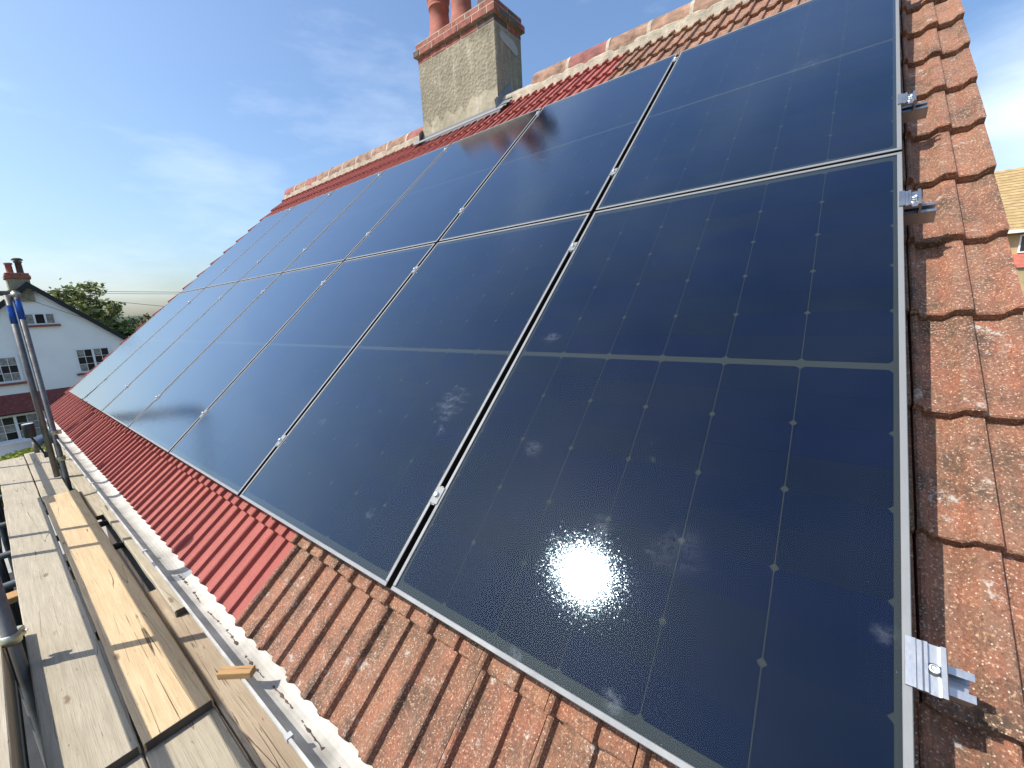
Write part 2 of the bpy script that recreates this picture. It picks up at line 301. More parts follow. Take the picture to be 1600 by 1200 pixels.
def roofm(x=0, y=0, z=0, rz=0.0): return RT @ Matrix.Translation((x, y, z)) @ Matrix.Rotation(rz, 4, 'Z')
def rw(x, y, z): return MW @ Vector((x, y, z))
ORD = ['first', 'second', 'third', 'fourth', 'fifth', 'sixth', 'seventh', 'eighth']
GZ = -5.2

# ------------------------------------------------------------------ ground and far setting
g = MB(); g.add([(-3000, -3000, GZ), (3000, -3000, GZ), (3000, 3000, GZ), (-3000, 3000, GZ)], [(0, 1, 2, 3)]); struct(obj('ground', g, 'ground'))
g = MB(); g.box(-23.5, 6, -4.2, 0.0, GZ - 0.1, GZ + 0.004); struct(obj('driveway', g, 'drive'))
g = MB(); g.box(-26.0, -16.0, -9, 14, GZ - 0.1, GZ + 0.008); struct(obj('bounce_yard', g, simple('bounce_paving', (0.36, 0.33, 0.29), 0.9, 0, 0.2, 1.0, 0.3, 20)))  # added pale ground that bounces sunlight onto the white gable
h = MB(); N = 46
for i in range(N + 1):
    y = -200 + 900 * i / N
    z = GZ + 11.5 + 2.2 * math.sin(i * 0.55) + 1.5 * math.sin(i * 1.7 + 1) + random.uniform(-0.8, 0.8)
    h.v += [(-430, y, GZ - 1), (-455, y, z * 0.7), (-520, y, z), (-700, y, GZ - 1)]
h.f = [[i * 4 + k, i * 4 + k + 1, i * 4 + 5 + k, i * 4 + 4 + k] for i in range(N) for k in range(3)]; h.mi = [0] * len(h.f); h.sm = [True] * len(h.f)
struct(obj('hill', h, 'hill'))

# ------------------------------------------------------------------ the house and its tiled roof
house = empty('tiled_house', (-4.2, 2.0, GZ))
tag(house, 'house whose steep red and weathered brown tiled roof carries the solar panels', 'house')
XL, XR = -8.57, 0.23; GA = 0.303; Y0 = -0.358; AP = 4.75
apex = rw(0, AP, -0.13); eav = rw(0, Y0, -0.13)
yb = 2 * apex.y
w = MB(); w.prism([(0.10, GZ), (yb - 0.10, GZ), (yb - 0.10, -0.42), (apex.y, apex.z - 0.45), (0.10, -0.42)], 'x', XL + 0.06, XR - 0.06)
obj('wall', w, 'wall', house)
r_ = MB()
r_.box(XL + 0.03, XR - 0.03, Y0 + 0.02, AP - 0.02, -0.24, -0.19, mat=RT)
back = Matrix.Translation((0, yb, 0)) @ Matrix.Scale(-1, 4, (0, 1, 0)) @ RT
r_.box(XL + 0.03, XR - 0.03, Y0 + 0.02, AP - 0.02, -0.24, -0.17, mat=back)
roof = obj('roof', r_, 'under', house)
PROF = [(0.0, 0.0195), (0.004, 0.0225), (0.010, 0.0225), (0.0145, 0.0185), (0.020, 0.0015), (0.026, 0.0), (0.064, 0.0), (0.082, 0.0150), (0.088, 0.0170), (0.109, 0.0175), (0.1135, 0.0160), (0.119, 0.001), (0.125, 0.0), (0.162, 0.0), (0.180, 0.0150), (0.186, 0.0165), (0.1965, 0.0165)]
def tile_mesh(name, mat, jit, seed):
    rnd = random.Random(seed); mb = MB(); n = len(PROF); L = 0.372; sl = 0.086
    rows = [[], [], [], []]
    for (x, z) in PROF:
        jy = rnd.uniform(-jit, jit); jz = rnd.uniform(-jit, jit) * 0.4
        rows[0].append((x, jy + 0.001, -0.150 + z - 0.026 + jz)); rows[1].append((x, jy, -0.150 + z - 0.0035 + jz))
        rows[2].append((x, jy + 0.0035, -0.150 + z + jz * 0.5)); rows[3].append((x, L, -0.150 + z - sl * L))
    vs = sum(rows, []); fs = [[k * n + i, k * n + i + 1, (k + 1) * n + i + 1, (k + 1) * n + i] for k in range(3) for i in range(n - 1)]
    mb.add(vs, fs)
    bl = (0.0, L, -0.150 + PROF[0][1] - sl * L - 0.016); br = (PROF[-1][0], L, -0.150 + PROF[-1][1] - sl * L - 0.016)
    mb.add([rows[0][0], rows[1][0], rows[2][0], rows[3][0], bl], [(0, 1, 2, 3, 4)]); mb.add([rows[0][-1], rows[1][-1], rows[2][-1], rows[3][-1], br], [(4, 3, 2, 1, 0)])
    return mb, mb.mesh(name, mat)
TR = [tile_mesh('tile', 'red', 0.0006, k)[1] for k in range(2)]
TO = [tile_mesh('tile', 'old', 0.0022, 10 + k)[1] for k in range(5)]
hid = {0: MB(), 1: MB()}; base_mb = tile_mesh('tile', 'red', 0, 99)[0]
for k in range(16 + 1):
    for c in range(44):
        x = XR - 0.2 * (c + 1); red = x < -1.9
        y = Y0 + GA * k
        if k in (0, 1, 14, 15, 16) or c <= 1 or c == 43:
            o = link('tile', random.choice(TR if red else TO), roof, roofm(x, y, random.uniform(-0.0015, 0.0015), 0) if red else roofm(x, y + random.uniform(-0.004, 0.004), random.uniform(-0.002, 0.003), random.uniform(-0.006, 0.006)))
            if k == 16: o.matrix_basis = roofm(x, y, 0, 0) @ Matrix.Diagonal((1, 0.72, 1, 1)); 
        else:
            hid[0 if red else 1].add([RT @ Vector((a + x, b + y, d)) for a, b, d in base_mb.v], base_mb.f)
for i in (0, 1): o = obj('covered_tile', hid[i], 'red' if i == 0 else 'old', roof); o['kind'] = 'stuff'
# ridge: half-round caps bedded in mortar
HP = [(0.130, -0.085), (0.124, -0.045), (0.108, 0.002), (0.080, 0.042), (0.044, 0.070), (0.0, 0.080)]
HP = HP + [(-a, b) for a, b in HP[-2::-1]]
def cap(mb, x0, x1, grow, z0, th=0.014):
    n1 = len(HP); vs = []
    for x in (x0, x1):
        for q in (grow, grow - th): vs += [(x, apex.y + a * (1 + q / 0.13), z0 + b + q * (1 if b > 0 else 0.3)) for a, b in HP]
    for k in range(n1 - 1):
        mb.add([vs[k], vs[k + 1], vs[2 * n1 + k + 1], vs[2 * n1 + k]], [(0, 3, 2, 1)], 0, True)
        mb.add([vs[k], vs[k + 1], vs[n1 + k + 1], vs[n1 + k]], [(0, 1, 2, 3)]); mb.add([vs[2 * n1 + k], vs[2 * n1 + k + 1], vs[3 * n1 + k + 1], vs[3 * n1 + k]], [(3, 2, 1, 0)])
RZ = apex.z; mort = MB(); x = XL + 0.0; i = 0
CH = (-4.475, -3.232, 3.423, 3.912)
while x < XR - 0.1:
    L = 0.385 + random.uniform(-0.03, 0.05); x1 = min(x + L, XR)
    if not (x1 > CH[0] and x < CH[1]):
        mb = MB(); dz = random.uniform(-0.006, 0.006); cap(mb, x + 0.008, x1 - 0.008, 0.0, RZ + dz)
        obj('ridge_tile', mb, 'ridge_r' if random.random() < 0.15 else 'ridge', roof)
        cap(mort, x1 - 0.016, x1 + 0.016, random.uniform(-0.001, 0.005), RZ + dz)
    x = x1; i += 1
for (xa, xb) in ((XL + 0.01, CH[0]), (CH[1], XR - 0.01)):
    n = int((xb - xa) / 0.06); ys = [(0.142 + random.uniform(0, 0.012)) for _ in range(n + 1)]
    for s_ in (-1, 1):
        vs = []
        for j in range(n + 1):
            xx = xa + (xb - xa) * j / n
            vs += [(xx, apex.y + s_ * 0.112, RZ - 0.045), (xx, apex.y + s_ * (ys[j] - 0.016), RZ - 0.078), (xx, apex.y + s_ * (ys[j] - 0.006), RZ - 0.19)]
        mort.add(vs, [[j * 3 + q, j * 3 + q + 1, j * 3 + 4 + q, j * 3 + 3 + q] if s_ < 0 else [j * 3 + 3 + q, j * 3 + 4 + q, j * 3 + q + 1, j * 3 + q] for j in range(n) for q in (0, 1)])
obj('ridge_mortar', mort, 'mortar', roof)
f_ = MB(); f_.box(XL + 0.04, XR - 0.04, -0.085, -0.06, -0.60, -0.40); obj('fascia', f_, 'fascia', house)
f_ = MB(); f_.box(XL + 0.04, XR - 0.04, -0.059, 0.0995, -0.595, -0.575); obj('soffit', f_, 'fascia', house)
# gutter
gut = MB(); n = 14; GYC, GZC, GR = -0.172, -0.398, 0.064
def gseg(mb, x0, x1, r, th=0.004, lip=True):
    ang = [180 + 180 * k / n for k in range(n + 1)]
    pr = [(GYC + r * math.cos(R(a)), GZC + r * 0.95 * math.sin(R(a))) for a in ang]; pi = [(GYC + (r - th) * math.cos(R(a)), GZC + (r - th) * 0.95 * math.sin(R(a))) for a in ang]
    poly = pr + pi[::-1]; m2 = len(poly)
    vs = [(x0, *p) for p in poly] + [(x1, *p) for p in poly]
    mb.add(vs, [[i, i + 1, m2 + i + 1, m2 + i] for i in range(m2 - 1)] + [[m2 - 1, 0, m2, 2 * m2 - 1]], 0, False)
    mb.add(vs, [[i, m2 - 1 - i, m2 - 2 - i, i + 1] for i in range(n)] + [[m2 + i + 1, 2 * m2 - 2 - i, 2 * m2 - 1 - i, m2 + i] for i in range(n)])
    if lip: mb.box(x0, x1, GYC - r - 0.007, GYC - r + 0.001, GZC - 0.004, GZC + 0.005)
gseg(gut, XL - 0.02, XR, GR)
gutter = obj('gutter', gut, 'gutter', house)
for x in (-7.6, -6.0, -4.4, -2.84, -1.24):
    b = MB(); gseg(b, x - 0.013, x + 0.013, GR + 0.007, 0.006, False); b.box(x - 0.009, x + 0.009, GYC - GR - 0.010, GYC - GR + 0.008, GZC - 0.006, GZC + 0.008)
    obj('gutter_bracket', b, 'clip', gutter)
for x in (-2.52, -5.0): b = MB(); gseg(b, x - 0.03, x + 0.03, GR + 0.005, 0.0095, False); obj('gutter_union', b, 'tape_g', gutter)
silt = MB(); n2 = 260
for j in range(n2 + 1):
    x = -2.55 + 2.7 * j / n2; yc = GYC - 0.004 + 0.004 * math.sin(j * 0.13) + random.uniform(-0.0015, 0.0015); wd = 0.001 + random.random() ** 3 * 0.006
    zz = lambda y: GZC - 0.95 * math.sqrt(max(0, (GR - 0.004) ** 2 - (y - GYC) ** 2)) + 0.0012
    silt.v += [(x, yc - wd, zz(yc - wd) + 0.0), (x, yc, zz(yc) + 0.002), (x, yc + wd, zz(yc + wd))]
for j in range(n2):
    if math.sin(j * 0.31) + random.random() > 0.2:
        for q in (0, 1): silt.f.append([j * 3 + q, j * 3 + 3 + q, j * 3 + 4 + q, j * 3 + q + 1]); silt.mi.append(0); silt.sm.append(True)
o = obj('gutter_silt', silt, 'soot', gutter); o['kind'] = 'stuff'
# chimney
cx0, cx1, cy0, cy1 = CH; zt = 3.752
ch = MB(); ch.box(cx0, cx1, cy0, cy1, 2.5, zt, c=0.008)
chim = obj('chimney', ch, 'render', house)
k_ = MB(); n = 30                                    # smoother patched band of render along the foot of the front and the side
tops = [3.05 + 0.04 * math.sin(j * 1.3) + random.uniform(-0.03, 0.03) + 0.06 * (j > 20) for j in range(n + 1)]
for j in range(n):
    xa = cx0 - 0.002 + (cx1 - cx0 + 0.004) * j / n; xb = cx0 - 0.002 + (cx1 - cx0 + 0.004) * (j + 1) / n
    k_.add([(xa, cy0 - 0.006, 2.7), (xb, cy0 - 0.006, 2.7), (xb, cy0 - 0.006, tops[j + 1]), (xa, cy0 - 0.006, tops[j]), (xa, cy0 + 0.003, tops[j] + 0.006), (xb, cy0 + 0.003, tops[j + 1] + 0.006)], [(0, 1, 2, 3), (3, 2, 5, 4)])
obj('render_patch', k_, 'smooth', chim)
k_ = MB(); pts = [(0.08, 3.66), (0.12, 3.70), (0.22, 3.69), (0.33, 3.68), (0.40, 3.64), (0.42, 3.58), (0.36, 3.545), (0.24, 3.58), (0.13, 3.60), (0.09, 3.63)]
k_.prism([(cy0 + a, b) for a, b in pts], 'x', cx1 - 0.01, cx1 + 0.006); obj('render_patch', k_, simple('grey_patch', (0.40, 0.39, 0.36), 0.9, 0, 0.1, 8, 0.3, 40), chim)
core = MB(); core.box(cx0 + 0.004, cx1 - 0.004, cy0 + 0.004, cy1 - 0.004, zt - 0.012, zt + 0.0765)
core.box(cx0 - 0.031, cx1 + 0.031, cy0 - 0.031, cy1 + 0.031, zt + 0.076, zt + 0.149); core.box(cx0 - 0.008, cx1 + 0.008, cy0 - 0.008, cy1 + 0.008, zt + 0.146, zt + 0.222)
core.add([(cx0 - 0.008, cy0 - 0.008, zt + 0.221), (cx1 + 0.008, cy0 - 0.008, zt + 0.221), (cx1 + 0.008, cy1 + 0.008, zt + 0.221), (cx0 - 0.008, cy1 + 0.008, zt + 0.221),
          (cx0 + 0.12, cy0 + 0.11, zt + 0.285), (cx1 - 0.12, cy0 + 0.11, zt + 0.285), (cx1 - 0.12, cy1 - 0.11, zt + 0.285), (cx0 + 0.12, cy1 - 0.11, zt + 0.285)],
         [(0, 1, 5, 4), (1, 2, 6, 5), (2, 3, 7, 6), (3, 0, 4, 7), (4, 5, 6, 7)])
obj('mortar_bed', core, 'mortar', chim)
for (zc, pj, off) in ((zt + 0.004, 0.0, 0.0), (zt + 0.078, 0.036, 0.5), (zt + 0.151, 0.011, 0.0)):
    X0, X1, YA, YB = cx0 - pj, cx1 + pj, cy0 - pj, cy1 + pj; th = 0.1
    for side in range(4):
        a0, a1 = ((X0, X1), (YA + th, YB - th), (X0, X1), (YA + th, YB - th))[side]
        n = max(2, round((a1 - a0) / 0.228)); cuts = [a0 + (a1 - a0) * q / n for q in range(n + 1)]
        if off and side % 2 == 0: cuts = [a0] + [a0 + (a1 - a0) * (q + 0.5) / n for q in range(n)] + [a1]
        for ca, cb in zip(cuts, cuts[1:]):
            b = MB(); ja = 0.005 if ca > a0 + 1e-6 else 0; jb = 0.005 if cb < a1 - 1e-6 else 0; e = random.uniform(-0.002, 0.002)
            if side == 0: b.box(ca + ja, cb - jb, YA + e, YA + th, zc, zc + 0.064, c=0.004)
            elif side == 2: b.box(ca + ja, cb - jb, YB - th, YB + e, zc, zc + 0.064, c=0.004)
            elif side == 1: b.box(X1 - th, X1 + e, ca + ja, cb - jb, zc, zc + 0.064, c=0.004)
            else: b.box(X0 - e, X0 + th, ca + ja, cb - jb, zc, zc + 0.064, c=0.004)
            obj('brick', b, 'brick_d' if random.random() < 0.22 else 'brick', chim)
PT = zt + 0.255
for (px, py, hh, sc, mt) in ((-4.275, 3.66, 0.50, 1.0, 'pot'), (-3.90, 3.66, 0.86, 1.0, 'pot'), (-3.52, 3.70, 0.60, 0.95, 'soot')):
    b = MB(); r0 = 0.155 * sc; r1 = 0.118 * sc
    b.lathe([(r0, 0), (r0 * 0.97, 0.05), (r0 * 0.86, 0.13), (r1 * 1.03, 0.22), (r1, hh - 0.14), (r1 + 0.010, hh - 0.135), (r1 + 0.010, hh - 0.115), (r1, hh - 0.11), (r1 + 0.010, hh - 0.095), (r1 + 0.010, hh - 0.075), (r1 + 0.003, hh - 0.07), (r1 + 0.022, hh - 0.05), (r1 + 0.022, hh), (r1 - 0.01, hh), (r1 - 0.02, hh - 0.3)], (px, py, PT), 26)
    p_ = obj('chimney_pot', b, mt, chim)
    s_ = MB(); s_.lathe([(r1 + 0.0225, hh - 0.03), (r1 + 0.0235, hh + 0.002), (r1 - 0.012, hh + 0.003)], (px, py, PT), 26); obj('sooty_rim', s_, 'soot', p_)
fl = MB(); d0 = -0.118
fl.box(cx0 - 0.10, cx1 + 0.13, 4.345, 4.42, d0 + 0.0, d0 + 0.006, mat=RT)
fl.box(cx0 - 0.05, cx1 + 0.03, cy0 - 0.012, cy0 - 0.007, 2.80, 2.925)
n = 10
for j in range(n):
    for s_, xb in ((1, cx1), (-1, cx0)):
        ya, y2 = 4.40 + 0.42 * j / n, 4.40 + 0.42 * (j + 1) / n; wv = 0.012 * math.sin(j * 1.9)
        A, B = rw(0, ya, d0), rw(0, y2, d0)
        fl.add([(xb + s_ * 0.006, A.y, A.z + 0.10 + wv), (xb + s_ * 0.006, B.y, B.z + 0.10 - wv), (xb + s_ * 0.018, B.y, B.z + 0.01), (xb + s_ * 0.018, A.y, A.z + 0.01), (xb + s_ * 0.15, B.y, B.z + wv), (xb + s_ * 0.15, A.y, A.z + wv)], [(0, 1, 2, 3), (3, 2, 4, 5)], 0, True)
obj('lead_flashing', fl, 'lead', chim)

# ------------------------------------------------------------------ mounting rails, clamps and solar panels
PW, PH, PX, PY = 1.036, 1.713, 1.058, 1.727
RAILS = [0.278, 1.462, 2.045, 3.33]; RL, RRr = -7.52, 0.072
rn = ['lowest', 'second lowest', 'second highest', 'topmost']
for i, y in enumerate(RAILS):
    e = empty('mounting_rail', rw(-3.7, y, -0.08)); tag(e, 'aluminium mounting rail under the panels, %s of the four up the slope' % rn[i], 'rail', 'rails under the solar panels')
    t, hgt = 0.0028, 0.038; z0 = -0.0745; wd = 0.020
    mb = MB(); q = [(y - wd, z0), (y + wd, z0), (y + wd, z0 + hgt), (y + wd - 0.011, z0 + hgt), (y + wd - 0.011, z0 + hgt - t), (y + wd - t, z0 + hgt - t), (y + wd - t, z0 + 0.012), (y + 0.008, z0 + 0.012), (y + 0.008, z0 + t), (y - 0.008, z0 + t), (y - 0.008, z0 + 0.012), (y - wd + t, z0 + 0.012), (y - wd + t, z0 + hgt - t), (y - wd + 0.011, z0 + hgt - t), (y - wd + 0.011, z0 + hgt), (y - wd, z0 + hgt)]
    mb.prism(q[::-1], 'x', RL, RRr, mat=RT); obj('extrusion', mb, 'alu', e)
    for x in [-0.27 - 1.2 * j for j in range(7)]:
        hk = MB(); hk.box(x - 0.015, x + 0.015, y - 0.018, y + 0.018, -0.158, z0 - 0.0005, mat=RT); obj('roof_hook', hk, 'bolt', e)
def clamp(x, y, label, group, end=False):
    e = empty('end_clamp' if end else 'mid_clamp', rw(x, y, 0)); tag(e, label, 'clamp', group)
    b = MB(); Lh = 0.034
    if end:
        pr = [(-0.009, 0.0008), (-0.009, 0.0045), (0.003, 0.0045), (0.0045, 0.0015), (0.010, 0.0015), (0.012, 0.004), (0.016, 0.004), (0.017, -0.004), (0.029, -0.004), (0.030, 0.003), (0.036, 0.003), (0.038, -0.002), (0.038, -0.036), (0.033, -0.036), (0.033, -0.010), (0.004, -0.010), (0.004, -0.036), (0.0008, -0.036), (0.0008, 0.0008)]
        b.prism(pr[::-1], 'y', y - Lh, y + Lh, mat=RT @ Matrix.Translation((x, 0, 0))); xb = x + 0.023; zb = -0.004
    else:
        b.box(x - 0.0165, x + 0.0165, y - Lh * 0.8, y + Lh * 0.8, 0.0008, 0.0035, c=0.001, mat=RT); b.box(x - 0.006, x + 0.006, y - Lh * 0.9, y + Lh * 0.9, -0.035, 0.0007, mat=RT); xb = x; zb = 0.0035
    obj('clamp_body', b, 'alu' if end else 'frame', e)
    b = MB(); b.lathe([(0.0, 0.0), (0.0085, 0.0), (0.0085, 0.0018), (0.0068, 0.002), (0.0068, 0.0075), (0.006, 0.0085), (0.0038, 0.0085), (0.0034, 0.004), (0.0, 0.004)], (0, 0, 0), 16)
    obj('bolt', b, 'bolt', e, roofm(xb, y, zb + 0.0002))
rown = ['lower', 'upper']
for i, y in enumerate(RAILS):
    clamp(0.0, y, 'silver end clamp beside the weathered verge on the %s rail' % rn[i], 'end clamps holding the panels', True)
    for j in range(1, 7):
        clamp(-PX * j + 0.010, y, 'silver mid clamp on the %s rail between %s and %s panels from weathered verge' % (rn[i], ORD[j - 1], ORD[j]), 'mid clamps between the panels')
CW, CHH = 0.1642, 0.0812; PIT, PITY = 0.1662, 0.0815
cmb = MB(); a, b_ = CW / 2, CHH / 2; cc = 0.0075
cmb.prism([(-a, -b_), (a, -b_), (a, b_ - cc), (a - cc, b_), (-a + cc, b_), (-a, b_ - cc)], 'z', -0.00025, 0.00025); CELL = cmb.mesh('cell', 'cell')
fr = MB(); ft = 0.0115
def fbar(x0, x1, y0, y1):
    k = len(fr.f); fr.box(x0, x1, y0, y1, -0.035, 0.0, c=0.0012)
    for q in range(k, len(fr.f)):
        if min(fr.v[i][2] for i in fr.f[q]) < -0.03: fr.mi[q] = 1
fbar(-PW, 0, 0, ft); fbar(-PW, 0, PH - ft, PH); fbar(-PW, -PW + ft, ft + 0.0004, PH - ft - 0.0004); fbar(-ft, 0, ft + 0.0004, PH - ft - 0.0004); FRAME = fr.mesh('frame', ['frame', 'shade_side'])
bs = MB(); bs.box(-PW + ft - 0.002, -ft + 0.002, ft - 0.002, PH - ft + 0.002, -0.012, -0.0055); SHEET = bs.mesh('backsheet', 'sheet')
gm = MB(); gx0, gx1, gy0, gy1, gz0, gz1 = -PW + ft - 0.001, -ft + 0.001, ft - 0.001, PH - ft + 0.001, -0.0042, -0.0018
gm.add([(gx0, gy0, gz1), (gx1, gy0, gz1), (gx1, gy1, gz1), (gx0, gy1, gz1)], [(0, 1, 2, 3)], 0)
for (p, q) in (((gx0, gy0), (gx1, gy0)), ((gx1, gy0), (gx1, gy1)), ((gx1, gy1), (gx0, gy1)), ((gx0, gy1), (gx0, gy0))):
    gm.add([(*p, gz0), (*q, gz0), (*q, gz1 - 0.0002), (*p, gz1 - 0.0002)], [(0, 1, 2, 3)], 1)
GLASS = gm.mesh('glass_pane', ['glass', 'clear'])
for row in (0, 1):
    for j in range(7):
        x = -PX * j; y = PY * row
        e = empty('solar_panel', rw(x - PW / 2, y + PH / 2, -0.035)); tag(e, 'dark blue solar panel in the %s row, %s from the weathered verge with rail ends' % (rown[row], ORD[j]), 'solar panel', 'solar panels in two rows on the roof')
        mt = roofm(x, y, 0)
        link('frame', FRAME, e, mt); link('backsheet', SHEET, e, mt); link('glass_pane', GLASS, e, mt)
        for c in range(6):
            for k in range(20):
                half = 1 if k >= 10 else -1
                cy = PH / 2 + half * 0.0095 + (k - 9.5) * PITY
                link('cell', CELL, e, roofm(x - PW / 2 + (c - 2.5) * PIT, y + cy, -0.0050, math.pi if k % 2 == 0 else 0))

# ------------------------------------------------------------------ scaffold
ZD = -0.83
def board(x0, x1, y0, y1, zt_, mat, label, tilt=0.0, wd=None):
    e = empty('scaffold_board', ((x0 + x1) / 2, (y0 + y1) / 2, zt_ - 0.038)); tag(e, label, 'plank', 'scaffold boards of the deck')
    n = 14; mb = MB(); vs = []
    rnd = random.Random(int(abs(x0 * 1000 + y0 * 77)))
    jl = [rnd.uniform(-0.002, 0.002) for _ in range(n + 1)]; jr = [rnd.uniform(-0.002, 0.002) for _ in range(n + 1)]; jz = [rnd.uniform(-0.0015, 0.0015) for _ in range(n + 1)]
    for i in range(n + 1):
        x = x0 + (x1 - x0) * i / n; zz = zt_ + jz[i] + tilt * (i / n - 0.5)
        a, b = y0 + jl[i], y1 + jr[i]; c = 0.005
        vs += [(x, a, zz - 0.038), (x, a - 0, zz - c), (x, a + c, zz), (x, b - c, zz), (x, b, zz - c), (x, b, zz - 0.038)]
    fs = [[i * 6 + k, (i + 1) * 6 + k, (i + 1) * 6 + (k + 1) % 6, i * 6 + (k + 1) % 6][::-1] for i in range(n) for k in range(6)] + [list(range(6)), [n * 6 + k for k in range(5, -1, -1)]]
    mb.add(vs, fs); obj('plank', mb, mat, e)
    for xx, s_ in ((x0, 1), (x1, -1)):
        h_ = MB(); zz = zt_ + (tilt * (-0.5 if s_ > 0 else 0.5))
        xa, xb = sorted((xx - s_ * 0.0015, xx + s_ * 0.0008)); h_.box(xa, xb, y0 + 0.006, y1 - 0.006, zz - 0.036, zz - 0.002); obj('end_band', h_, 'band', e)
Bo = [(-0.690, -0.468), (-0.460, -0.238), (-0.228, -0.004)]
board(-2.32, 1.55, *Bo[0], ZD, 'wood', 'pale grey board lying under the outer lapped board beside the toe board')
board(-5.88, -2.06, *Bo[0], ZD + 0.0395, 'wood', 'pale weathered board lapped over two others in the outer line of the deck')
board(-8.20, -5.60, *Bo[0], ZD, 'wood', 'far weathered board in the outer line of the deck, before the hedge')
board(-2.32, 1.55, *Bo[1], ZD, 'wood', 'bleached board slipped under the end of the yellow board')
board(-5.83, -2.05, *Bo[1], ZD + 0.0395, 'wood_y', 'yellow scaffold board lapped over grey boards in the middle of the deck')
board(-8.36, -5.55, -0.460, -0.276, ZD, 'wood', 'far grey board of the middle line, ending beside the twin poles')
board(-3.25, 1.55, *Bo[2], ZD, 'wood_b', 'brown board running close under the gutter past the wood offcut')
board(-5.05, -2.84, -0.178, 0.044, ZD + 0.0395, 'wood', 'short grey board lapped on the brown board under the gutter')
board(-8.70, -4.95, *Bo[2], ZD, 'wood', 'far grey board under the gutter beyond the twin poles')
def tube(name, a, b, label, group=None, r=0.0242, mat='steel', cat='pole'):
    mb = MB(); mb.pipe(a, b, r, 0.004); return tag(obj(name, mb, mat), label, cat, group)
def coupler(pos, label, axis='z', ang=0.0, group='couplers on the scaffold tubes'):
    e = empty('scaffold_coupler', pos); tag(e, label, 'coupler', group)
    rot = {'z': Matrix(), 'x': Matrix.Rotation(R(90), 4, 'Y'), 'y': Matrix.Rotation(R(90), 4, 'X')}[axis]
    mt = Matrix.Translation(pos) @ Matrix.Rotation(ang, 4, 'Z') @ rot
    b = MB(); b.pipe((0, 0, -0.024), (0, 0, 0.024), 0.0315, 0.0065); b.box(0.026, 0.056, -0.014, 0.014, -0.022, 0.022, c=0.003); obj('collar', b, 'coupler', e, mt)
    b = MB(); b.tube([(0.042, -0.03, 0), (0.042, 0.055, 0)], 0.006, 10); b.tube([(0.042, 0.030, 0), (0.042, 0.044, 0)], 0.012, 6); obj('bolt', b, 'bolt', e, mt)
# inner twin poles with blue tape
PXA, PYA = -6.575, -0.247
e = empty('scaffold_standard', (PXA, PYA, GZ)); tag(e, 'upright scaffold pole with blue tape rising through the deck by the gutter', 'pole', 'upright scaffold poles')
mb = MB(); mb.pipe((PXA, PYA, GZ + 0.004), (PXA, PYA, 1.14), 0.0242, 0.004); obj('tube', mb, 'steel', e)
mb = MB(); mb.pipe((PXA, PYA, 0.86), (PXA, PYA, 1.06), 0.0252, 0.0009); obj('blue_tape', mb, 'blue', e)
PXB, PYB = PXA - 0.02, PYA - 0.057
e = empty('scaffold_standard', (PXB, PYB, ZD + 0.25)); tag(e, 'short pole with blue tape coupled beside the taller upright by the gutter', 'pole', 'upright scaffold poles')
mb = MB(); mb.pipe((PXB, PYB, ZD + 0.02), (PXB, PYB, 1.10), 0.0242, 0.004); obj('tube', mb, 'steel', e)
mb = MB(); mb.pipe((PXB, PYB, 0.82), (PXB, PYB, 1.00), 0.0252, 0.0009); obj('blue_tape', mb, 'blue', e)
coupler((PXA, PYA, -0.33), 'plated coupler tying the twin taped poles above the gutter', 'z', R(95))
coupler((PXA, PYA, -0.62), 'low coupler on the twin taped poles just above the deck', 'z', R(150))
coupler((PXA, PYA, 1.10), 'coupler at the head of the twin taped poles', 'z', R(180))
tube('scaffold_transom', (PXA - 0.07, -1.5, 1.12), (PXA - 0.07, PYB + 0.03, 1.12), 'level tube crossing the heads of the twin taped poles', 'level scaffold tubes')
# outer row
for (x, lab) in ((-3.0, 'dark upright pole standing in the gap beside the toe board end'), (-4.57, 'upright pole outside the yellow board mid length'), (-5.02, 'upright pole outside the deck beside a second one'), (-6.96, 'upright pole outside the far deck boards'), (-7.87, 'last upright pole outside the far deck end')):
    tube('scaffold_standard', (x, -0.715 if x == -3.0 else -0.765, GZ + 0.004), (x, -0.715 if x == -3.0 else -0.765, 0.62), lab, 'upright scaffold poles', mat='steel' if x == -3.0 else 'shade_tube')
coupler((-3.0, -0.715, ZD + 0.20), 'brassy coupler clamping the pole to the toe board top', 'z', R(140))
tube('guard_rail', (-6.3, -0.815, -0.255), (1.5, -0.815, -0.255), 'lower guard rail outside the yellow and pale boards', 'guard rails')
tube('guard_rail', (-6.3, -0.815, 0.045), (1.5, -0.815, 0.045), 'upper guard rail outside the yellow and pale boards', 'guard rails')
tube('guard_rail', (-8.6, -0.815, -0.19), (-5.9, -0.815, -0.19), 'guard rail outside the far deck boards', 'guard rails')
for z, lab in ((-0.95, 'ledger tube just below the deck outer edge'), (-1.45, 'ledger tube below the deck, half a metre under the outer edge'), (-2.85, 'lowest ledger tube of the scaffold outer face')):
    tube('scaffold_ledger', (-8.7, -0.82, z), (1.5, -0.82, z), lab, 'ledger tubes under the deck', mat='shade_tube')
tube('scaffold_ledger', (-8.7, -0.155, ZD - 0.114), (1.5, -0.155, ZD - 0.114), 'inner ledger tube under the board by the house wall', 'ledger tubes under the deck', mat='shade_tube')
for i, x in enumerate((-8.25, -6.66, -5.68, -4.9, -4.3, -3.15, -2.2, -1.0, 0.4)):
    tube('scaffold_transom', (x, -0.83 + 0.03 * (i % 3), ZD - 0.064), (x, 0.06, ZD - 0.064), 'transom tube carrying the boards, %s from the hedge end of the deck' % (ORD + ['ninth'])[i], 'transom tubes under the deck', mat='shade_tube')
mb2 = MB(); mb2.box(-3.34, 1.55, -0.785, -0.745, ZD - 0.037, ZD + 0.188, c=0.004)
